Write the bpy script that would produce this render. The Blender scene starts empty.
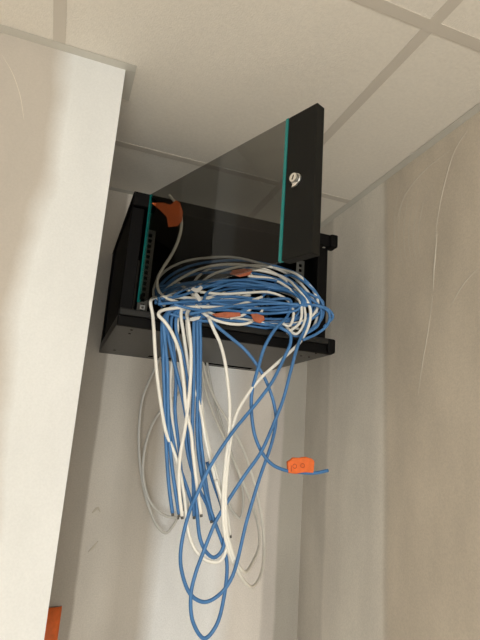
import bpy, bmesh, math, random
from mathutils import Vector, Matrix

# ------------------------------------------------------------------ camera, world, lights, exposure
CAM_Z = 1.65
FPX = 503.37                      # focal length in pixels of the 480x640 frame
YAW, PITCH, ROLL = 0.3372, 0.2370, 0.0706
fw = Vector((math.sin(YAW)*math.cos(PITCH), math.cos(YAW)*math.cos(PITCH), math.sin(PITCH)))
r0 = Vector((math.cos(YAW), -math.sin(YAW), 0)); u0 = r0.cross(fw)
rt = math.cos(ROLL)*r0 + math.sin(ROLL)*u0
up = -math.sin(ROLL)*r0 + math.cos(ROLL)*u0
CAM = Vector((0, 0, CAM_Z))
scene = bpy.context.scene
col = scene.collection
cd = bpy.data.cameras.new('camera'); cam = bpy.data.objects.new('camera', cd); col.objects.link(cam)
cd.sensor_fit = 'VERTICAL'; cd.sensor_height = 32.0; cd.lens = FPX/640*32.0; cd.clip_start = 0.02
M = Matrix((rt, up, -fw)).transposed().to_4x4(); M.translation = CAM
cam.matrix_world = M
scene.camera = cam

w = bpy.data.worlds.new('sky'); scene.world = w; w.use_nodes = True
w.node_tree.nodes['Background'].inputs['Color'].default_value = (0.75, 0.85, 1.0, 1)
w.node_tree.nodes['Background'].inputs['Strength'].default_value = 0.8

WIN_X0, WIN_X1, WIN_Z0, WIN_Z1 = -1.35, 0.62, 0.45, 1.95   # unseen window added behind the camera, placed for its light
YR = -2.6                                                   # rear wall
la = bpy.data.lights.new('added_window_light', 'AREA'); la.shape = 'RECTANGLE'  # area lamp added to light the room through that window
la.size = WIN_X1-WIN_X0; la.size_y = WIN_Z1-WIN_Z0; la.energy = 96; la.color = (1.0, 0.972, 0.94)
lo = bpy.data.objects.new('added_window_light', la); col.objects.link(lo)
lo.location = ((WIN_X0+WIN_X1)/2, YR-0.16, (WIN_Z0+WIN_Z1)/2); lo.rotation_euler = (math.radians(90), 0, 0)
LAMP_EMIT = 5.0                                             # glow of the unseen ceiling panels added behind the camera

scene.view_settings.view_transform = 'Standard'; scene.view_settings.look = 'None'
scene.view_settings.gamma = 1.0; scene.view_settings.use_curve_mapping = False
scene.view_settings.exposure = 0.0

# ------------------------------------------------------------------ helpers
def at(px, py, y):
    """world point on the plane Y=y seen at a pixel of the 480x640 frame"""
    d = fw + (px-240)/FPX*rt - (py-320)/FPX*up
    return CAM + d*(y/d.y)

def tag(o, label=None, cat=None, group=None, kind=None):
    if label: o['label'] = label
    if cat: o['category'] = cat
    if group: o['group'] = group
    if kind: o['kind'] = kind
    return o

def obj(name, bm, mats, parent=None, smooth=False, bevel=0.0):
    bmesh.ops.recalc_face_normals(bm, faces=bm.faces)
    me = bpy.data.meshes.new(name); bm.to_mesh(me); bm.free()
    for m in (mats if isinstance(mats, (list, tuple)) else [mats]): me.materials.append(m)
    if smooth:
        for p in me.polygons: p.use_smooth = True
    o = bpy.data.objects.new(name, me); col.objects.link(o)
    if parent: o.parent = parent
    if bevel:
        b = o.modifiers.new('bevel', 'BEVEL'); b.width = bevel; b.segments = 2; b.limit_method = 'ANGLE'
    return o

def empty(name, loc=(0, 0, 0)):
    o = bpy.data.objects.new(name, None); col.objects.link(o); o.location = loc; o.empty_display_size = .05
    return o

def adopt(child, parent):
    """parent while keeping the child's world place (parents here have no rotation or scale)"""
    child.parent = parent
    child.location = Vector(child.location) - Vector(parent.location)
    return child

def box(bm, x0, x1, y0, y1, z0, z1):
    vs = [bm.verts.new((x, y, z)) for z in (z0, z1) for y in (y0, y1) for x in (x0, x1)]
    for f in ((0, 1, 3, 2), (4, 6, 7, 5), (0, 4, 5, 1), (2, 3, 7, 6), (0, 2, 6, 4), (1, 5, 7, 3)):
        bm.faces.new([vs[i] for i in f])
    return vs

def boxes(*bs):
    bm = bmesh.new()
    for b in bs: box(bm, *b)
    return bm

def plate(us, vs, hole, th, fn):
    """perforated sheet: grid of cells in u, v with missing cells as real holes; fn(u, v, t) -> world"""
    bm = bmesh.new(); cache = {}
    nu, nv = len(us)-1, len(vs)-1
    def V(i, j, t):
        k = (i, j, t)
        if k not in cache: cache[k] = bm.verts.new(fn(us[i], vs[j], t*th))
        return cache[k]
    solid = lambda i, j: 0 <= i < nu and 0 <= j < nv and not hole(i, j)
    for i in range(nu):
        for j in range(nv):
            if not solid(i, j): continue
            bm.faces.new([V(i, j, 0), V(i+1, j, 0), V(i+1, j+1, 0), V(i, j+1, 0)])
            bm.faces.new([V(i, j, 1), V(i, j+1, 1), V(i+1, j+1, 1), V(i+1, j, 1)])
            if not solid(i-1, j): bm.faces.new([V(i, j, 0), V(i, j+1, 0), V(i, j+1, 1), V(i, j, 1)])
            if not solid(i+1, j): bm.faces.new([V(i+1, j, 0), V(i+1, j, 1), V(i+1, j+1, 1), V(i+1, j+1, 0)])
            if not solid(i, j-1): bm.faces.new([V(i, j, 0), V(i, j, 1), V(i+1, j, 1), V(i+1, j, 0)])
            if not solid(i, j+1): bm.faces.new([V(i, j+1, 0), V(i+1, j+1, 0), V(i+1, j+1, 1), V(i, j+1, 1)])
    return bm

def spline(pts, step=0.006):
    """centripetal-like Catmull-Rom through points, resampled evenly"""
    P = [Vector(p) for p in pts]
    P = [P[0]*2-P[1]] + P + [P[-1]*2-P[-2]]
    out = []
    for i in range(1, len(P)-2):
        a, b, c, d = P[i-1], P[i], P[i+1], P[i+2]
        t0 = 0; t1 = t0+max((b-a).length, 1e-5)**.5; t2 = t1+max((c-b).length, 1e-5)**.5; t3 = t2+max((d-c).length, 1e-5)**.5
        n = max(2, int((c-b).length/step)+1)
        for k in range(n):
            t = t1+(t2-t1)*k/n
            A1 = a*((t1-t)/(t1-t0))+b*((t-t0)/(t1-t0)); A2 = b*((t2-t)/(t2-t1))+c*((t-t1)/(t2-t1))
            A3 = c*((t3-t)/(t3-t2))+d*((t-t2)/(t3-t2))
            B1 = A1*((t2-t)/(t2-t0))+A2*((t-t0)/(t2-t0)); B2 = A2*((t3-t)/(t3-t1))+A3*((t-t1)/(t3-t1))
            out.append(B1*((t2-t)/(t2-t1))+B2*((t-t1)/(t2-t1)))
    out.append(P[-2].copy())
    return out

def tube(path, r, sides=10, flat=1.0):
    bm = bmesh.new(); rings = []
    n = len(path); T = [(path[min(i+1, n-1)]-path[max(i-1, 0)]).normalized() for i in range(n)]
    nrm = T[0].orthogonal().normalized()
    for i in range(n):
        nrm = (nrm - T[i]*nrm.dot(T[i])).normalized(); b = T[i].cross(nrm)
        rr = r(i/(n-1)) if callable(r) else r
        rings.append([bm.verts.new(path[i] + nrm*rr*math.cos(2*math.pi*k/sides)*flat + b*rr*math.sin(2*math.pi*k/sides)) for k in range(sides)])
    for a, b in zip(rings, rings[1:]):
        for k in range(sides): bm.faces.new([a[k], a[(k+1) % sides], b[(k+1) % sides], b[k]])
    bm.faces.new(rings[0][::-1]); bm.faces.new(rings[-1])
    return bm

def cyl(bm, c, axis, r, h, n=24, r2=None):
    axis = Vector(axis).normalized(); a = axis.orthogonal().normalized(); b = axis.cross(a); c = Vector(c)
    r2 = r if r2 is None else r2
    A = [bm.verts.new(c + (a*math.cos(2*math.pi*k/n)+b*math.sin(2*math.pi*k/n))*r) for k in range(n)]
    B = [bm.verts.new(c + axis*h + (a*math.cos(2*math.pi*k/n)+b*math.sin(2*math.pi*k/n))*r2) for k in range(n)]
    for k in range(n): bm.faces.new([A[k], A[(k+1) % n], B[(k+1) % n], B[k]])
    bm.faces.new(A[::-1]); bm.faces.new(B)

def slab(poly, n, th):
    """thin solid from a polygon of world points, thickened along n"""
    bm = bmesh.new(); n = Vector(n).normalized()*th
    A = [bm.verts.new(p) for p in poly]; B = [bm.verts.new(Vector(p)+n) for p in poly]
    bm.faces.new(A); bm.faces.new(B[::-1])
    for i in range(len(A)):
        j = (i+1) % len(A); bm.faces.new([A[i], B[i], B[j], A[j]])
    return bm

# ------------------------------------------------------------------ materials
def mat(name, c, rough=.6, metal=0.0, spec=.5, bump=0.0, bscale=200.0, var=0.0, vscale=20.0):
    m = bpy.data.materials.new(name); m.use_nodes = True; nt = m.node_tree; b = nt.nodes['Principled BSDF']
    b.inputs['Base Color'].default_value = (*c, 1); b.inputs['Roughness'].default_value = rough
    b.inputs['Metallic'].default_value = metal; b.inputs['Specular IOR Level'].default_value = spec
    tc = nt.nodes.new('ShaderNodeNewGeometry')
    if var:
        n = nt.nodes.new('ShaderNodeTexNoise'); n.inputs['Scale'].default_value = vscale; n.inputs['Detail'].default_value = 4
        nt.links.new(tc.outputs['Position'], n.inputs['Vector'])
        rmp = nt.nodes.new('ShaderNodeValToRGB')
        rmp.color_ramp.elements[0].position = .3; rmp.color_ramp.elements[1].position = .7
        rmp.color_ramp.elements[0].color = (*[x*(1-var) for x in c], 1); rmp.color_ramp.elements[1].color = (*[min(1, x*(1+var)) for x in c], 1)
        nt.links.new(n.outputs['Fac'], rmp.inputs['Fac']); nt.links.new(rmp.outputs['Color'], b.inputs['Base Color'])
    if bump:
        n2 = nt.nodes.new('ShaderNodeTexNoise'); n2.inputs['Scale'].default_value = bscale; n2.inputs['Detail'].default_value = 3
        nt.links.new(tc.outputs['Position'], n2.inputs['Vector'])
        bp = nt.nodes.new('ShaderNodeBump'); bp.inputs['Strength'].default_value = bump; bp.inputs['Distance'].default_value = .002
        nt.links.new(n2.outputs['Fac'], bp.inputs['Height']); nt.links.new(bp.outputs['Normal'], b.inputs['Normal'])
    return m

def drywall(name, axis, lo_, hi_, stops, wobble=.02, cloud=.10, speck=.06):
    """bare drywall paper with vertical bands of joint compound and other tones; stops = (coordinate, colour)"""
    m = bpy.data.materials.new(name); m.use_nodes = True; nt = m.node_tree; L = nt.links.new
    b = nt.nodes['Principled BSDF']; b.inputs['Roughness'].default_value = .85; b.inputs['Specular IOR Level'].default_value = .2
    g = nt.nodes.new('ShaderNodeNewGeometry'); s = nt.nodes.new('ShaderNodeSeparateXYZ'); L(g.outputs['Position'], s.inputs[0])
    mp = nt.nodes.new('ShaderNodeMapping'); L(g.outputs['Position'], mp.inputs['Vector']); mp.inputs['Scale'].default_value = (3, 3, 3.2)
    n = nt.nodes.new('ShaderNodeTexNoise'); n.inputs['Scale'].default_value = 1.0; n.inputs['Detail'].default_value = 5; n.inputs['Roughness'].default_value = .45
    L(mp.outputs['Vector'], n.inputs['Vector'])
    sb = nt.nodes.new('ShaderNodeMath'); sb.operation = 'SUBTRACT'; L(n.outputs['Fac'], sb.inputs[0]); sb.inputs[1].default_value = .5
    ml = nt.nodes.new('ShaderNodeMath'); ml.operation = 'MULTIPLY_ADD'; L(sb.outputs[0], ml.inputs[0]); ml.inputs[1].default_value = wobble*2
    L(s.outputs[axis], ml.inputs[2])
    mr = nt.nodes.new('ShaderNodeMapRange'); L(ml.outputs[0], mr.inputs['Value'])
    mr.inputs['From Min'].default_value = lo_; mr.inputs['From Max'].default_value = hi_
    cr = nt.nodes.new('ShaderNodeValToRGB'); L(mr.outputs['Result'], cr.inputs['Fac'])
    el = cr.color_ramp.elements
    for k, (p, c) in enumerate(stops):
        f = (p-lo_)/(hi_-lo_)
        e = el[k] if k < 2 else el.new(f)
        e.position = f; e.color = (*c, 1)
    # trowel clouds and paper speckle
    n2 = nt.nodes.new('ShaderNodeTexNoise'); n2.inputs['Scale'].default_value = 4.5; n2.inputs['Detail'].default_value = 6
    mp2 = nt.nodes.new('ShaderNodeMapping'); L(g.outputs['Position'], mp2.inputs['Vector']); mp2.inputs['Scale'].default_value = (1.6, 1.6, .6)
    L(mp2.outputs['Vector'], n2.inputs['Vector'])
    n3 = nt.nodes.new('ShaderNodeTexNoise'); n3.inputs['Scale'].default_value = 260; n3.inputs['Detail'].default_value = 2; L(g.outputs['Position'], n3.inputs['Vector'])
    a1 = nt.nodes.new('ShaderNodeMapRange'); L(n2.outputs['Fac'], a1.inputs['Value']); a1.inputs['From Min'].default_value = .3; a1.inputs['From Max'].default_value = .7
    a1.inputs['To Min'].default_value = 1-cloud; a1.inputs['To Max'].default_value = 1+cloud
    a2 = nt.nodes.new('ShaderNodeMapRange'); L(n3.outputs['Fac'], a2.inputs['Value']); a2.inputs['From Min'].default_value = .3; a2.inputs['From Max'].default_value = .7
    a2.inputs['To Min'].default_value = 1-speck; a2.inputs['To Max'].default_value = 1+speck
    mm = nt.nodes.new('ShaderNodeMath'); mm.operation = 'MULTIPLY'; L(a1.outputs[0], mm.inputs[0]); L(a2.outputs[0], mm.inputs[1])
    vm = nt.nodes.new('ShaderNodeVectorMath'); vm.operation = 'SCALE'; L(cr.outputs['Color'], vm.inputs[0]); L(mm.outputs[0], vm.inputs['Scale'])
    L(vm.outputs['Vector'], b.inputs['Base Color'])
    bp = nt.nodes.new('ShaderNodeBump'); bp.inputs['Strength'].default_value = .12; bp.inputs['Distance'].default_value = .003
    L(n3.outputs['Fac'], bp.inputs['Height']); L(bp.outputs['Normal'], b.inputs['Normal'])
    return m

PAPER = (.66, .575, .47); COMP = (.80, .74, .655); COMPW = (.80, .77, .72); TAPEZ = (.64, .59, .52)
ZC = CAM_Z + .7834; XR = .8255; YB = 1.5965; XP = .0415; YP = 1.0012; YP2 = 1.105; XLEFT = -2.4
m_back = drywall('drywall_back', 0, -.2, XR+.01,  # bands along x; darker at the partition end and at the right corner
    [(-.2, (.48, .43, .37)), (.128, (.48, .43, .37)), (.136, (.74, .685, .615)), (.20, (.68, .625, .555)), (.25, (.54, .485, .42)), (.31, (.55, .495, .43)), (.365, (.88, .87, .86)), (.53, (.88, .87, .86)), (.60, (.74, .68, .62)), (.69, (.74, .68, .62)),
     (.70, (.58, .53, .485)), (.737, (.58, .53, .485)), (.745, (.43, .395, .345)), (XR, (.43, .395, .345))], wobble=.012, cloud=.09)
m_right = drywall('drywall_right', 1, .3, YB+.01,
    [(.3, PAPER), (1.125, PAPER), (1.14, (.62, .55, .46)), (1.155, COMP), (1.30, (.79, .735, .65)), (1.435, (.78, .72, .64)), (1.45, TAPEZ), (YB, TAPEZ)], wobble=.014, cloud=.10)
m_part = drywall('drywall_partition', 0, -.4, XP+.01,
    [(-.4, (.47, .415, .355)), (-.105, (.50, .445, .385)), (-.065, (.735, .725, .70)), (XP, (.755, .745, .725))], wobble=.05, cloud=.05, speck=.025)
m_plain = mat('drywall_plain', (.80, .77, .72), .85, spec=.2, var=.04, vscale=3, bump=.1, bscale=240)
m_floor = mat('concrete_floor', (.56, .53, .49), .6, var=.10, vscale=5, bump=.15, bscale=60)
m_tile = mat('ceiling_tile', (.86, .80, .71), .9, spec=.15, var=.03, vscale=140, bump=.5, bscale=320)
m_tee = mat('tee_paint', (.66, .60, .52), .5, spec=.35)
m_trim = mat('wall_angle_paint', (.64, .61, .545), .4, spec=.4)
m_black = mat('black_powder_coat', (.0045, .004, .004), .6, spec=.08, bump=.15, bscale=900)
m_black2 = mat('black_textured_sheet', (.036, .034, .030), .42, spec=.55, bump=.2, bscale=700)
m_lip = mat('lip_lit_tone', (.016, .015, .014), .5, spec=.2)  # lighter black: light on the upper lip put into the colour
m_dark = mat('black_interior', (.004, .004, .004), .7, spec=.08)
m_stile = mat('door_stile_paint', (.010, .0095, .008), .6, spec=.14, bump=.15, bscale=800)
m_rail = mat('rail_zinc', (.16, .15, .13), .5, metal=.3)
m_chrome = mat('chrome', (.95, .93, .90), .32, metal=1.0)
m_teal = mat('glass_edge_teal', (.008, .185, .175), .25, spec=.5)
m_blue = mat('cable_blue', (.062, .188, .42), .42, spec=.4, var=.12, vscale=30)
m_white = mat('cable_white', (.86, .825, .755), .45, spec=.4, var=.04, vscale=30)
m_grey = mat('cable_grey', (.64, .62, .58), .5, spec=.35, var=.05, vscale=30)
m_tip = mat('cable_cut_end', (.09, .085, .08), .6)
m_dull = mat('dull_tape', (.42, .12, .06), .6, spec=.3, var=.15, vscale=80)  # duller than the other tape; shade inside the coil partly put into its colour
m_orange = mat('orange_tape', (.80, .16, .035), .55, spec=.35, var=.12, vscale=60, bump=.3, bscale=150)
m_tie = mat('white_tie', (.60, .59, .57), .5)
m_ink = mat('marker_ink', (.35, .05, .02), .7)
m_lampw = mat('lamp_frame', (.75, .74, .7), .5)

def glass_mat(name, tint, refl):
    m = bpy.data.materials.new(name); m.use_nodes = True; nt = m.node_tree; nt.nodes.clear(); L = nt.links.new
    o = nt.nodes.new('ShaderNodeOutputMaterial'); t = nt.nodes.new('ShaderNodeBsdfTransparent'); t.inputs['Color'].default_value = (*tint, 1)
    g = nt.nodes.new('ShaderNodeBsdfGlossy'); g.inputs['Roughness'].default_value = .02; g.inputs['Color'].default_value = (refl, refl, refl, 1)
    lw = nt.nodes.new('ShaderNodeLayerWeight'); pw = nt.nodes.new('ShaderNodeMath'); pw.operation = 'POWER'; L(lw.outputs['Facing'], pw.inputs[0]); pw.inputs[1].default_value = 5
    f = nt.nodes.new('ShaderNodeMath'); f.operation = 'MULTIPLY_ADD'; L(pw.outputs[0], f.inputs[0]); f.inputs[1].default_value = .96; f.inputs[2].default_value = .04   # Schlick
    x = nt.nodes.new('ShaderNodeMixShader'); L(f.outputs[0], x.inputs['Fac']); L(t.outputs[0], x.inputs[1]); L(g.outputs[0], x.inputs[2]); L(x.outputs[0], o.inputs['Surface'])
    return m
m_smoked = glass_mat('smoked_glass', (.585, .585, .57), .55)
m_clear = glass_mat('added_window_glass', (.95, .97, .96), .9)
m_emit = bpy.data.materials.new('lamp_diffuser'); m_emit.use_nodes = True
_b = m_emit.node_tree.nodes['Principled BSDF']; _b.inputs['Emission Color'].default_value = (1, .965, .91, 1); _b.inputs['Emission Strength'].default_value = LAMP_EMIT

# ------------------------------------------------------------------ the setting
def struct(name, bm, m, label, cat):
    return tag(obj(name, bm, m), label, cat, kind='structure')
TH = .10
struct('floor', boxes((XLEFT-TH, XR+TH, YR-TH, YB+TH, -.1, 0)), m_floor, 'bare grey concrete floor of the unfinished room', 'floor')
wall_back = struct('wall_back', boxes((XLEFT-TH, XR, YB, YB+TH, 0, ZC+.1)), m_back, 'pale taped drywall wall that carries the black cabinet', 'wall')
wall_right = struct('wall_right', boxes((XR, XR+TH, YR-TH, YB+TH, 0, ZC+.1)), m_right, 'grey-beige bare drywall wall on the right with smeared compound', 'wall')
wall_left = struct('wall_left', boxes((XLEFT, XP, YP, YP2, 0, ZC)), m_part, 'bright drywall partition end on the left with white joint compound corner', 'wall')
struct('wall_outer', boxes((XLEFT-TH, XLEFT, YR-TH, YB, 0, ZC+.1)), m_plain, 'plain drywall wall at the far left of the room, out of view', 'wall')
rear = boxes((XLEFT, WIN_X0, YR-TH, YR, 0, ZC+.1), (WIN_X1, XR, YR-TH, YR, 0, ZC+.1),
             (WIN_X0, WIN_X1, YR-TH, YR, 0, WIN_Z0), (WIN_X0, WIN_X1, YR-TH, YR, WIN_Z1, ZC+.1))
struct('wall_rear', rear, m_plain, 'plain drywall wall behind the viewer around the added window', 'wall')
win = struct('added_window_1', boxes((WIN_X0, WIN_X1, YR-.08, YR-.02, WIN_Z0, WIN_Z0+.05), (WIN_X0, WIN_X1, YR-.08, YR-.02, WIN_Z1-.05, WIN_Z1),
        (WIN_X0, WIN_X0+.05, YR-.08, YR-.02, WIN_Z0+.05, WIN_Z1-.05), (WIN_X1-.05, WIN_X1, YR-.08, YR-.02, WIN_Z0+.05, WIN_Z1-.05),
        ((WIN_X0+WIN_X1)/2-.025, (WIN_X0+WIN_X1)/2+.025, YR-.08, YR-.02, WIN_Z0+.05, WIN_Z1-.05)), m_lampw, 'white framed window added for light, unseen behind the viewer', 'window')
for a, b in ((WIN_X0+.05, (WIN_X0+WIN_X1)/2-.025), ((WIN_X0+WIN_X1)/2+.025, WIN_X1-.05)):
    obj('pane', boxes((a, b, YR-.053, YR-.047, WIN_Z0+.05, WIN_Z1-.05)), m_clear, win)

# suspended ceiling: backing slab > tiles, tees, wall angles
ceil = struct('ceiling', boxes((XLEFT-TH, XR+TH, YR-TH, YB+TH, ZC+.10, ZC+.16)), m_plain, 'suspended ceiling of square off-white mineral tiles in a painted tee grid', 'ceiling')
SX, SY = .660, .671
gx = sorted([.5612-SX*k for k in range(5)]); gy = sorted([1.3061-SY*k for k in range(6)])
gx = [x for x in gx if x > XLEFT+.05]; gy = [y for y in gy if y > YR+.05]
xs = [XLEFT]+gx+[XR]; ys = [YR]+gy+[YB]
LAMP = (len(xs)-4, 2)
lamp_cells = {(1, 1), (3, 1), (1, 4), (3, 3)} - {(3, 3)}
for i in range(len(xs)-1):
    for j in range(len(ys)-1):
        if (i, j) in lamp_cells: continue
        e = .003
        obj('ceiling_tile', boxes((xs[i]+e, xs[i+1]-e, ys[j]+e, ys[j+1]-e, ZC+.0005, ZC+.016)), m_tile, ceil)
for x in gx:
    obj('grid_tee', boxes((x-.012, x+.012, YR, YB, ZC-.0008, ZC+.0003), (x-.001, x+.001, YR, YB, ZC+.0165, ZC+.04)), m_tee, ceil)
for y in gy:
    cuts = [XLEFT]+gx+[XR]
    for a, b in zip(cuts, cuts[1:]):
        obj('grid_tee', boxes((a+(.012 if a > XLEFT else 0), b-(.012 if b < XR else 0), y-.012, y+.012, ZC-.0006, ZC+.0003)), m_tee, ceil)
for b in ((XR-.022, XR, YR, YB, ZC-.0018, ZC-.0010), (XP+.03, XR-.022, YB-.022, YB, ZC-.0018, ZC-.0010),
          (XLEFT, XP+.0216, YP-.022, YP, ZC-.0018, ZC-.0010), (XP, XP+.022, YP+.0004, YP2, ZC-.0018, ZC-.0010)):
    obj('wall_angle', boxes(b), m_trim, ceil)
# thin upturned lip of the wall angle round the partition corner
for (i, j) in sorted(lamp_cells):  # unseen light panels added to brighten the room
    t = empty('added_ceiling_light', ((xs[i]+xs[i+1])/2, (ys[j]+ys[j+1])/2, ZC))
    x0, x1, y0, y1 = xs[i]+.014, xs[i+1]-.014, ys[j]+.014, ys[j+1]-.014
    f = boxes((x0, x1, y0, y0+.03, ZC+.004, ZC+.06), (x0, x1, y1-.03, y1, ZC+.004, ZC+.06), (x0, x0+.03, y0+.03, y1-.03, ZC+.004, ZC+.06), (x1-.03, x1, y0+.03, y1-.03, ZC+.004, ZC+.06))
    adopt(obj('frame', f, m_lampw), t)
    adopt(obj('diffuser', boxes((x0+.03, x1-.03, y0+.03, y1-.03, ZC+.012, ZC+.018)), m_emit), t)
    tag(t, 'square lit panel added for light in the tile grid, unseen behind the viewer', 'ceiling light', 'light panels added behind the viewer')

# ridges of joint compound standing proud of the drywall
m_ridge = mat('compound_ridge', (.66, .595, .50), .85, spec=.2, var=.05, vscale=40)
def atx(px, py, x):
    d = fw + (px-240)/FPX*rt - (py-320)/FPX*up
    return CAM + d*(x/d.x)
def ridge(parent, pts, r, fl):
    ax = Vector((1, 0, 0)) if parent is wall_right else Vector((0, 1, 0))
    path = spline(pts, .012); bm = tube(path, lambda t: r*(.25+.75*math.sin(math.pi*min(max(t, .02), .98))), 8)
    c0 = path[0].dot(ax)
    for v in bm.verts:
        d = v.co.dot(ax)-c0; v.co -= ax*d*(1-fl)
    obj('compound_ridge', bm, m_ridge, parent, smooth=True)
R = lambda *q: [atx(a, b, XR) for a, b in q]
ridge(wall_right, R((469, 128), (455, 150), (444, 185), (438, 215), (435, 240)), .0026, .30)
ridge(wall_right, R((437, 232), (435, 255), (433.5, 272), (433, 290)), .0034, .35)
ridge(wall_right, R((433, 295), (428, 330), (422, 365), (418, 395)), .0024, .25)
ridge(wall_right, R((478, 268), (465, 282), (456, 296), (450, 308)), .0022, .25)
ridge(wall_right, R((450, 150), (425, 170), (405, 195), (396, 225), (392, 260)), .0022, .22)
for k in range(6):
    a = k*5.5
    ridge(wall_right, R((404+a, 178+a*.3), (397+a, 200), (394+a*.9, 228), (396+a*.8, 256-a*.4), (402+a*.7, 276-a*.6)), .0016, .18)
B = lambda *q: [at(a, b, YB) for a, b in q]
ridge(wall_back, B((92, 513), (95, 510), (98, 508), (100, 512)), .004, .3)
ridge(wall_back, B((88, 552), (93, 547), (98, 541)), .003, .3)
P_ = lambda *q: [at(a, b, YP) for a, b in q]
ridge(wall_left, P_((2, 55), (12, 72), (20, 95), (24, 120)), .0009, .12)

# ------------------------------------------------------------------ the wall cabinet
X0, X1, Y0, Y1, Z0, Z1 = .1066, .6590, 1.13, 1.5935, CAM_Z+.2363, CAM_Z+.5660
cab = empty('network_cabinet', (X0, Y1, Z0))
tag(cab, 'black steel wall-mounted network cabinet with its smoked glass door swung open', 'cabinet')
def cpart(name, bm, m, smooth=False, bevel=0.0, parent=None):
    return adopt(obj(name, bm, m, smooth=smooth, bevel=bevel), cab)
# bottom panel with cable slots along its rear edge
ys_ = [Y0+.012, Y0+.05, Y0+.056, Y1-.062, Y1-.012, Y1]
xs_ = [X0, X0+.05, X0+.056, X0+.145, X0+.222, X0+.325, X0+.490, X1-.056, X1-.05, X1]
def bhole(i, j): return j == 3 and i in (3, 5)
cpart('bottom_panel', plate(xs_, ys_, bhole, .0015, lambda u, v, t: (u, v, Z0+.001+t)), m_black2)
for s, x in ((0, X0), (1, X1-.003)):
    cpart('bottom_flange', boxes((x, x+.003, Y0+.016, Y1, Z0+.0055, Z0+.026)), m_black2)
cpart('bottom_bar', boxes((X0, X1, Y0+.004, Y0+.0155, Z0, Z0+.0235)), m_black, bevel=.002)
cpart('bottom_lip', boxes((X0, X1, Y0-.004, Y0+.016, Z0+.024, Z0+.0395)), m_lip, bevel=.003)
cpart('end_cap', boxes((X1-.020, X1+.003, Y0-.006, Y0+.03, Z0+.001, Z0+.0395)), m_black, bevel=.005)
cpart('top_panel', boxes((X0, X1, Y0+.014, Y1, Z1-.006, Z1)), m_black)
cpart('top_bar', boxes((X0, X1, Y0+.002, Y0+.0135, Z1-.034, Z1)), m_black, bevel=.002)
cpart('end_cap', boxes((X1-.020, X1+.003, Y0-.006, Y0+.03, Z1-.036, Z1+.001)), m_black, bevel=.005)
cpart('back_panel', boxes((X0+.016, X1-.016, Y1-.003, Y1-.0005, Z0+.0055, Z1-.0065)), m_dark)
for sx in (0, 1):
    xa = X0+.001 if sx == 0 else X1-.016-.030
    cpart('post', boxes((xa, xa+.030, Y0+.0165, Y0+.045, Z0+.0400, Z1-.0345)), m_black, bevel=.002)
    cpart('post', boxes((xa, xa+.030, Y1-.040, Y1-.0035, Z0+.0275, Z1-.0065)), m_black, bevel=.002)
    xs2 = X0+.006 if sx == 0 else X1-.028
    cpart('side_panel', boxes((xs2, xs2+.002, Y0+.0455, Y1-.041, Z0+.0275, Z1-.0065)), m_black)
# 19-inch mounting rails with square holes
def rail(xc, y, sgn):
    z = Z0+.030; us = [xc-.013, xc-.0048, xc+.0048, xc+.013]; vs = [z]; zz = z+.006
    while zz+.0095 < Z1-.040:
        vs += [zz, zz+.0095]; zz += .0148
    vs.append(Z1-.036)
    hole = lambda i, j: i == 1 and j % 2 == 1
    cpart('mounting_rail', plate(us, vs, hole, .002, lambda u, v, t: (u, y+t, v)), m_rail)
    xe = xc+sgn*.0135
    cpart('rail_flange', boxes((min(xe, xe+sgn*.002), max(xe, xe+sgn*.002), y, y+.03, z, Z1-.036)), m_dark)
rail(.175, 1.262, -1); rail(.618, 1.262, 1)
rail(.175, 1.52, -1); rail(.618, 1.52, 1)
nut = bmesh.new()
zc_ = at(142, 307, 1.25).z
for b in ((.169, .181, 1.252, 1.2615, zc_-.006, zc_-.003), (.169, .181, 1.252, 1.2615, zc_+.003, zc_+.006), (.169, .172, 1.252, 1.2615, zc_-.003, zc_+.003), (.178, .181, 1.252, 1.2615, zc_-.003, zc_+.003)):
    box(nut, *b)
cpart('cage_nut', nut, m_chrome)
# screws of the underside
for px, py, rr in ((131.5, 330.2, .0036), (129.5, 333.8, .0034), (114.5, 350.3, .004), (301, 356, .0030), (309, 357.2, .0032), (316, 353.5, .0028)):
    d = fw + (px-240)/FPX*rt - (py-320)/FPX*up
    p = CAM + d*((Z0-CAM_Z)/d.z)
    bm = bmesh.new(); cyl(bm, (p.x, p.y, Z0+.001), (0, 0, -1), rr, .0016, 12, rr*.75); cpart('screw', bm, m_dark)

# open smoked-glass door: the solid stile is the door mesh, glass / lock / hinges are its pieces
HX, HY, DZ0, DZ1, TH_D = .1431, 1.1245, CAM_Z+.2931, CAM_Z+.5621, math.radians(67.0)
dv = Vector((math.cos(TH_D), -math.sin(TH_D), 0)); dn = Vector((-math.sin(TH_D), -math.cos(TH_D), 0))  # dn: outward (front) normal
def D(s, n, z): return Vector((HX, HY, 0)) + dv*s + dn*n + Vector((0, 0, z))
def dbox(bm, s0, s1, n0, n1, z0, z1):
    vs = [bm.verts.new(D(s, n, z)) for z in (z0, z1) for n in (n0, n1) for s in (s0, s1)]
    for f in ((0, 1, 3, 2), (4, 6, 7, 5), (0, 4, 5, 1), (2, 3, 7, 6), (0, 2, 6, 4), (1, 5, 7, 3)): bm.faces.new([vs[i] for i in f])
bm = bmesh.new(); dbox(bm, .4425, .5064, -.020, 0, DZ0, DZ1)
door = cpart('door', bm, m_stile, bevel=.0015)
def dpart(name, bm, m, bevel=0.0, smooth=False):
    o = obj(name, bm, m, smooth=smooth, bevel=bevel); o.parent = door; return o
bm = bmesh.new(); dbox(bm, .0032, .4355, -.0062, -.0012, DZ0, DZ1)
pane = dpart('glass_pane', bm, [m_smoked, m_teal])
for p in pane.data.polygons:
    if abs(p.normal.dot(dn)) < .5: p.material_index = 1 if abs(p.normal.z) < .5 else 0
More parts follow.
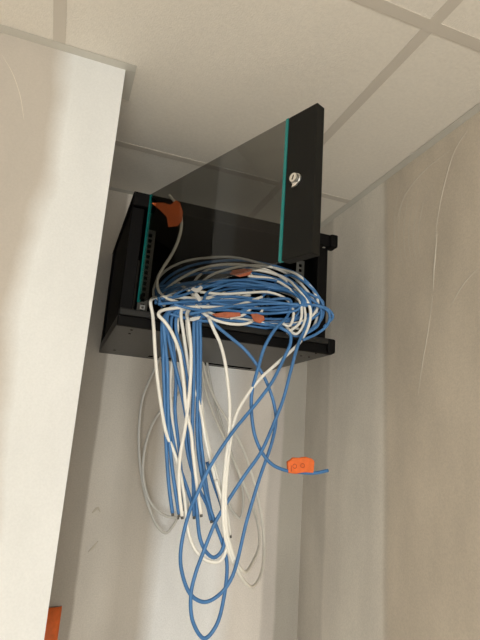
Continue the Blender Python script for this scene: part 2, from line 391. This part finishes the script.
bm = bmesh.new(); dbox(bm, -.0012, .0030, -.0065, -.0008, DZ0, DZ1); dpart('glass_edge', bm, m_teal)
bm = bmesh.new(); dbox(bm, .4360, .4424, -.0065, .0004, DZ0, DZ1); dpart('glass_edge', bm, m_teal)
for z in (DZ0+.012, DZ1-.012):
    bm = bmesh.new(); cyl(bm, D(.008, -.0062, z-.006) , (0, 0, 1), .004, .012, 12); dpart('hinge', bm, m_black)
# keyed lock
lc = None
best = 9
for k in range(200):
    s = .4425+.0639*k/199; P = D(s, 0, 0); d = fw + (296.8-240)/FPX*rt - (179.5-320)/FPX*up
    e = abs(P.x/P.y - d.x/d.y)
    if e < best: best = e; lc = D(s, 0, CAM_Z + d.z*(P.y/d.y))
bm = bmesh.new(); cyl(bm, lc, dn, .0098, .003, 28, .0098); cyl(bm, lc+dn*.003, dn, .0090, .007, 28, .0078); dpart('lock_barrel', bm, m_chrome, smooth=False)
bm = bmesh.new(); q = lc+dn*.0101
sd = (dv*.35+Vector((0, 0, 1))*.94).normalized(); sp = sd.cross(dn)
slab_pts = [q+sd*.004+sp*.0009, q+sd*.004-sp*.0009, q-sd*.004-sp*.0009, q-sd*.004+sp*.0009]
bm.free(); dpart('key_slot', slab(slab_pts, dn, .0004), m_dark)
bm = slab([lc-Vector((0, 0, .0135))-dv*.0075+dn*.0010, lc-Vector((0, 0, .0125))+dv*.003+dn*.0010, lc-Vector((0, 0, .004))+dv*.004+dn*.0010, lc-Vector((0, 0, .004))-dv*.0045+dn*.0010], dn, .003)
dpart('lock_tab', bm, m_chrome)

# ------------------------------------------------------------------ cables
RC = .0040
MATS = {'blue': m_blue, 'white': m_white, 'grey': m_grey}
random.seed(7)
def lipy(px): return 308+(px-120.5)*.149
def coil_y(px, py, j=0.0):
    h = (lipy(px)-py)/67
    t = min(1, max(0, (px-282)/24)); y = max(1.088, 1.108+.125*h)+j
    return y*(1-t)+min(y, 1.100+j*.6)*t
def cable(colr, label, pts, y=None, j=0.0, end=False, start=False, r=RC, group='network cables spilling from the cabinet'):
    """pts: (px, py) drape over the coil bed, or (px, py, y) at an explicit depth"""
    W = []
    for p in pts:
        W.append(at(p[0], p[1], p[2] if len(p) > 2 else coil_y(p[0], p[1], j)))
    path = spline(W)
    o = obj('network_cable', tube(path, r), MATS[colr], smooth=True)
    tag(o, label, 'cable', group)
    if end:
        t = tube([path[-1], path[-1]+(path[-1]-path[-2]).normalized()*.006], r*.8, 10)
        obj('cut_end', t, m_tip, o)
    return o, path
def H(y, *pts): return [(a, b, y) for a, b in pts]

# whites that hang in front
cable('white', 'leftmost white cable draped over the cabinet lip, looping under the blue bundle',
      [(222, 299), (190, 298), (165, 297), (154, 298)] + H(1.112, (150.5, 302), (152.5, 314)) + H(1.100, (154, 332), (155, 350), (157, 375), (161, 405), (166, 432), (172, 447), (178, 464), (184, 495), (189, 535), (197, 552), (208, 561), (220, 561), (226, 550), (227, 530), (223, 505), (216, 480)), j=-.004)
cable('white', 'white cable crossing the coil front then hanging left of the thick blue strand',
      [(262, 297), (245, 303), (228, 307), (200, 307), (176, 308), (161, 311)] + H(1.094, (158.5, 315), (164, 321), (171, 331), (179, 351), (183, 377), (186.5, 411), (191, 432), (193, 452), (197, 485), (201, 514)), j=-.012, end=True)
cable('white', 'white cable bowing left with its cut end below the blue crossing',
      [(240, 296), (212, 301), (193, 305), (187, 313)] + H(1.092, (188, 321), (189.5, 332), (191, 354), (189.5, 392), (184.7, 430), (180, 458), (179, 486), (182, 516)), end=True)
cable('white', 'white cable behind the thick blue strand running down to the right',
      [(225, 293), (200, 300), (184, 306)] + H(1.108, (181, 315), (183, 330), (186.5, 354), (191, 380), (197, 398), (201, 412), (205, 437), (212, 467), (221, 500), (226, 522)), end=True)
cable('white', 'second white cable beside the thick blue strand, slightly further right',
      [(230, 300), (202, 304), (190, 309)] + H(1.114, (187, 317), (188, 335), (194, 365), (200, 395), (204, 425), (210, 452), (218, 480), (226, 508), (230, 535)), end=True)
cable('white', 'long white cable hanging at the middle, lowest of the white loops',
      [(178, 283), (190, 292), (200, 304), (207, 315)] + H(1.092, (210, 321), (214, 330), (220, 343), (225, 362), (228, 385), (229.6, 402), (229.3, 429), (225.4, 462), (223, 500), (224, 530)) +
      [(230, 554, 1.10), (240, 575, 1.13), (252, 587, 1.19), (261, 574, 1.26), (264, 550, 1.33), (262, 520, 1.39), (254, 482, 1.45), (243, 449, 1.49), (229, 423, 1.52), (215, 399, 1.54), (206, 376, 1.552), (203, 362, 1.556), (201, 354, 1.558)])
cable('white', 'white cable dropping from the right end of the coil across to the middle loop',
      [(235, 272), (255, 270), (280, 276), (299, 290), (310, 308), (309, 324)] + H(1.090, (300, 342), (290, 352), (274, 366), (259, 380), (246, 397), (237, 413), (231.5, 435), (228, 462), (225.5, 500), (227, 532)) +
      [(234, 557, 1.10), (244, 572, 1.14), (253, 562, 1.22), (259.5, 543, 1.30), (257, 520, 1.36), (248, 495, 1.42), (237, 468, 1.46), (224, 438, 1.50), (210, 405, 1.53), (203, 378, 1.55), (200, 362, 1.556), (198, 354, 1.558)], j=-.01)
cable('grey', 'outer grey cable looping down the wall at the far left',
      H(1.545, (163, 352), (159, 360), (151, 377), (142.5, 399), (139, 430), (139.5, 458), (143, 485), (150, 510), (158, 527), (166, 533), (173, 526), (178, 517)), end=True)
cable('grey', 'inner grey cable making a wide round loop beside the left blue pair',
      H(1.53, (205, 358), (196, 372), (180, 392), (169, 402), (159, 413), (150, 430), (144, 454), (143.5, 479), (151, 503), (164, 515), (177, 518)), end=True)
cable('grey', 'thin grey cable close to the wall behind the white loops',
      H(1.55, (206, 356), (211, 385), (219, 415), (232, 455), (243, 492), (240, 518), (232, 510), (226, 495)), end=True)
# blues that hang in front
cable('blue', 'left blue cable of the hanging pair, cut end above the grey loop',
      [(232, 298), (195, 300), (176, 304), (168, 311)] + H(1.104, (165.5, 320), (165.5, 332), (163.5, 349), (164.5, 396), (166, 441), (169, 486), (172.5, 513)), end=True)
cable('blue', 'right blue cable of the hanging pair, cut end beside the grey loop',
      [(215, 311), (185, 309), (169, 312)] + H(1.100, (163.5, 320), (165, 340), (167.5, 370), (168, 400), (169, 430), (172, 467), (179, 514)), j=.006, end=True)
cable('blue', 'blue cable slanting right from the left pair toward the crossing',
      [(250, 301), (205, 303), (178, 307)] + H(1.110, (163.5, 318), (162, 332), (163, 360), (166.5, 400), (171, 430), (177.5, 460), (186, 485), (193, 507)), end=True)
cable('blue', 'blue cable running between the white hanging cables at the left',
      [(245, 290), (205, 297), (176, 304)] + H(1.108, (168, 314), (167, 324), (168.5, 338), (173, 358), (180, 386), (185, 411), (190, 445), (193, 475), (194, 516)), end=True)
cable('blue', 'blue cable weaving behind the white cables into the crossing',
      [(260, 304), (220, 302), (186, 306)] + H(1.116, (177, 315), (176, 330), (182, 352), (187.5, 379), (188, 410), (186, 440), (191, 467), (198, 487), (207, 505), (211, 520)), end=True)
cable('blue', 'left half of the thick blue strand, ending in the small upper loop',
      [(280, 295), (250, 292), (220, 296), (201, 304), (195.5, 314)] + H(1.100, (194, 322), (193.8, 345), (193.8, 377), (192.5, 430), (194, 467), (196, 495), (197.5, 518), (200.5, 540), (207, 553), (214, 557.5), (221, 552), (225, 537)) + H(1.125, (223, 512), (214, 484), (207, 462)))
cable('blue', 'blue cable making the lowest loop of all, running up to the right end',
      [(265, 300), (225, 297), (204, 304), (198, 314)] + H(1.106, (197, 322), (197.5, 345), (197.6, 390), (197, 430), (199, 458), (204, 486), (210, 508), (217, 528), (223, 545), (227, 565)) + H(1.095, (224, 597), (216, 626), (204.5, 638.5), (193, 622), (191, 594), (196, 572), (203, 553), (216, 521), (226, 504)) + H(1.080, (245, 475), (261, 452), (274, 423), (283, 400), (291, 370), (298, 345)) + [(306, 326), (311, 306), (302, 290), (280, 280), (250, 278)], j=-.008)
cable('blue', 'blue cable making the broad second lowest loop, crossing itself at the middle',
      [(170, 300), (192, 308), (208, 318)] + H(1.096, (214, 324), (230, 337), (247, 352), (263, 375), (273, 400), (276, 420), (272.5, 440), (259, 480), (247, 520), (232, 577), (220, 594), (205, 602), (191, 595), (181.5, 570), (181, 548), (189, 513)) + H(1.080, (198, 492), (211, 465), (232, 433), (259, 400), (272, 382), (284, 358), (290.5, 343)) + [(290, 334, 1.085), (283, 329, 1.092), (268, 324), (240, 314)])
cable('blue', 'blue cable hugging the left side of the middle white cables, cut end',
      [(270, 299), (230, 303), (190, 306)] + H(1.118, (173, 315), (171, 330), (174, 352), (176, 380), (175, 410), (178, 440), (181, 470), (184, 508)), end=True)
cable('blue', 'blue cable just right of the thick blue strand, cut end',
      [(255, 306), (225, 305), (205, 309)] + H(1.112, (200.5, 318), (200.5, 345), (200, 390), (200, 430), (203, 460), (207, 490), (211, 512)), end=True)
cable('white', 'white cable mostly hidden among the left blue cables',
      [(250, 295), (215, 303), (187, 308)] + H(1.120, (178, 315), (177.5, 330), (174, 352), (170, 380), (171, 410), (176, 445), (183, 480), (188, 510)), end=True)
tape_cable, tpath = cable('blue', 'blue cable with an orange tape label near its loose end',
      [(240, 312), (270, 300), (290, 300), (288, 315)] + H(1.090, (276, 328), (265, 346), (259, 365), (252, 392), (251.5, 412), (255, 436), (263, 454), (273, 465), (288, 471), (300, 472.5), (315, 473), (328, 470.5)), j=-.016)
# tape wrapped over the cable and folded into a flag above it
fl = [(288.5, 473), (288, 461.5), (291.5, 460), (293, 457.5), (300, 457.8), (306, 456.8), (312, 458.5), (315, 461), (314, 473.3), (306, 472.6), (296, 474)]
o = obj('tape_label', slab([at(a, b, 1.0845) for a, b in fl], (0, 1, 0), .011), m_orange, tape_cable, bevel=.003)
def stroke(pts, y, parent, r=.0006):
    obj('handwriting', tube(spline([at(a, b, y) for a, b in pts], .002), r, 6), m_ink, parent)
stroke([(291.6, 465.5), (291.4, 471.5)], 1.0842, o)
stroke([(294.8+1.9*math.cos(a), 466.2+2.1*math.sin(a)) for a in [k*.7 for k in range(10)]], 1.0842, o)
stroke([(302.6+2.0*math.cos(a), 465.6+2.0*math.sin(a)) for a in [k*.7 for k in range(10)]], 1.0842, o)

# coil turns lying in the cabinet mouth
def S(colr, label, pts, j=0.0): return cable(colr, label, pts, j=j, r=.0035, group='network cables coiled in the cabinet mouth')
S('grey', 'pale cable forming the topmost arc of the coil behind the glass',
  [(165, 306), (154, 296), (160, 276), (180, 263), (205, 258), (235, 257.5), (262, 264), (286, 273), (303, 286), (313, 300), (317, 316), (309, 331), (290, 326)], .012)
S('blue', 'blue cable in the uppermost blue arc of the coil, ending at the right',
  [(172, 302), (156, 298), (165, 280), (190, 266), (220, 261), (250, 261), (282, 268), (306, 281), (319, 298), (321, 313), (312, 329), (296, 336), (270, 318)], .02)
S('white', 'white cable arcing through the upper coil under the topmost arc',
  [(156, 300), (170, 286), (195, 271), (218, 265), (245, 265), (270, 271), (291, 285), (302, 300), (305, 320), (296, 334), (282, 322)], .0)
S('white', 'short white arc rising from the tie at the coil centre',
  [(192, 287), (197, 278), (207, 270), (225, 266), (242, 268), (252, 276), (254, 290)], .022)
S('blue', 'broad blue cable sweeping from the tie over the coil middle',
  [(160, 299), (180, 296), (200, 289), (216, 284), (240, 280), (265, 279), (290, 285), (310, 298), (321, 309), (318, 325), (304, 335)], -.012)
S('blue', 'blue cable in the loop reaching furthest right over the frame',
  [(190, 314), (215, 309), (250, 304.5), (290, 304), (318, 306), (329, 312.5), (328, 324), (318, 333), (303, 340)], -.026)
S('white', 'white cable across the coil middle curving down at the right',
  [(200, 292), (222, 294), (245, 293), (270, 292.5), (286, 299), (293.5, 312), (289, 326), (280, 322)], -.016)
S('white', 'low white cable curling around the lower orange tag',
  [(196, 305), (203, 313), (215, 320), (232, 324), (247, 323.5), (256, 318), (262, 309), (253, 308), (243, 315), (230, 318.5)], -.012)
S('blue', 'straight blue cable across the coil front toward the right frame',
  [(158, 304), (185, 302), (220, 300.5), (260, 301), (298, 305), (326, 308), (333, 316), (324, 327)], -.02)
S('blue', 'blue cable rising at the right edge of the coil beside the rail',
  [(262, 297), (285, 276), (300, 279), (314, 291), (323, 305), (322, 318), (308, 332)], .0)
S('white', 'white cable in the right-hand bend of the coil',
  [(248, 276), (272, 279), (292, 291), (301, 305), (300, 322), (287, 333)], -.018)
tagcols = [('blue', 'lower front'), ('blue', 'middle'), ('blue', 'upper middle'), ('blue', 'right-hand'), ('blue', 'rear'), ('blue', 'front'), ('blue', 'inner'), ('grey', 'rear'), ('blue', 'outer'), ('blue', 'small inner'), ('blue', 'crossing'), ('white', 'inner')]
for k, (c, wd) in enumerate(tagcols):
    a = random.uniform(66, 90); cx = 236+random.uniform(-6, 4); yu = random.uniform(6, 40); yl = random.uniform(4, 22); ph = random.uniform(0, 1)
    if 'small' in wd or 'inner' in wd: a *= .7; cx += 22
    pts = []
    for i in range(15):
        t = math.pi*(1.02+ph*.1) - i*2*math.pi*.93/14
        x = max(156+i*.3, cx+a*math.cos(t)); s = math.sin(t)
        base = 301+(x-235)*.03
        yy = base-(yu*s if s > 0 else yl*s*(1+.6*max(0, math.cos(t)))) + random.uniform(-1.5, 1.5)
        pts.append((x, yy))
    S(c, '%s cable wound with the rest in the tangled coil at the cabinet mouth' % c, pts, random.uniform(-.022, .022))
# the loose white cable inside with its folded orange flag
wc, _ = cable('white', 'single white cable behind the glass carrying a folded orange flag', H(1.112, (169, 195), (174, 201), (180, 212), (181.5, 224), (179, 238), (172, 254), (163, 268)) + [(157.5, 279, 1.115), (158, 289, 1.12), (164, 297, 1.125), (178, 302, 1.13)], r=.0036)
obj('flag_tape', slab([at(a, b, 1.106) for a, b in [(152, 203), (163, 202.5), (170.5, 205), (169.5, 213), (167, 217), (160, 210)]], (.25, 1, 0), .0018), m_orange, wc)
obj('flag_tape', slab([at(a, b, 1.106) for a, b in [(170.5, 205), (176, 200), (180, 203), (183, 212), (182, 221), (177.5, 226), (168.5, 227), (167, 217), (169.5, 213)]], (-.25, 1, 0), .0018), m_orange, wc)

# tape tags and the tie in the coil
def bit(name, label, cat, pts, y, th, m, n=(0, 1, .2)):
    o = obj(name, slab([at(a, b, y) for a, b in pts], n, th), m, bevel=.0008); tag(o, label, cat); return o
bit('tape_tag', 'orange tape tag tucked under the upper arcs of the coil', 'tape', [(230, 274), (233, 270), (244, 268.5), (253, 269.5), (250, 275), (240, 277)], 1.150, .004, m_dull)
bit('tape_tag', 'dull orange tape tag at the lower front of the coil', 'tape', [(251, 314), (257, 313.5), (264, 316), (265, 320), (260, 323.5), (254, 321)], 1.088, .004, m_dull)
bit('tape_tag', 'narrow orange tape tag showing between the white strands', 'tape', [(212, 314), (225, 312), (240, 312.5), (241, 316), (228, 318), (216, 317)], 1.094, .004, m_dull)
tie = empty('cable_tie', tuple(at(197, 292, 1.105)))
tag(tie, 'white tie knotted round the coil where the strands meet', 'cable tie')
for pts in ([(190.5, 289.5), (193, 287), (197, 288.5), (201, 285.5), (203, 288), (199, 292.5), (195, 292)], [(194, 294), (197, 292.5), (200, 296), (202, 300), (199, 301.5), (196, 298)], [(189.5, 318), (194, 317), (201, 316), (199, 319.5), (194, 321), (190, 321)]):
    adopt(obj('strap_end', slab([at(a, b, 1.080) for a, b in pts], (0, 1, .1), .003), m_tie, bevel=.0008), tie)

# orange tape on the back wall by the partition edge
tp = empty('tape_strip', tuple(at(52, 640, YB-.002)))
tag(tp, 'orange tape strip on the back wall beside the bright partition', 'tape')
bm = bmesh.new()
A = at(46, 606.5, YB); Bq = at(62, 606.5, YB)
n = 8; f_ = []
for i in range(n+1):
    u = i/n; x = A.x-.02+(Bq.x-A.x+.02)*u; h = .004+.010*math.sin(math.pi*u)**.7
    f_.append((bm.verts.new((x, YB-h, A.z)), bm.verts.new((x, YB-h, A.z-.17)), bm.verts.new((x, YB-h+.003, A.z)), bm.verts.new((x, YB-h+.003, A.z-.17))))
for a, b in zip(f_, f_[1:]):
    bm.faces.new([a[0], b[0], b[1], a[1]]); bm.faces.new([a[2], a[3], b[3], b[2]]); bm.faces.new([a[0], a[2], b[2], b[0]]); bm.faces.new([a[1], b[1], b[3], a[3]])
bm.faces.new([f_[0][0], f_[0][1], f_[0][3], f_[0][2]]); bm.faces.new([f_[-1][0], f_[-1][2], f_[-1][3], f_[-1][1]])
adopt(obj('tape', bm, m_orange, smooth=True), tp)
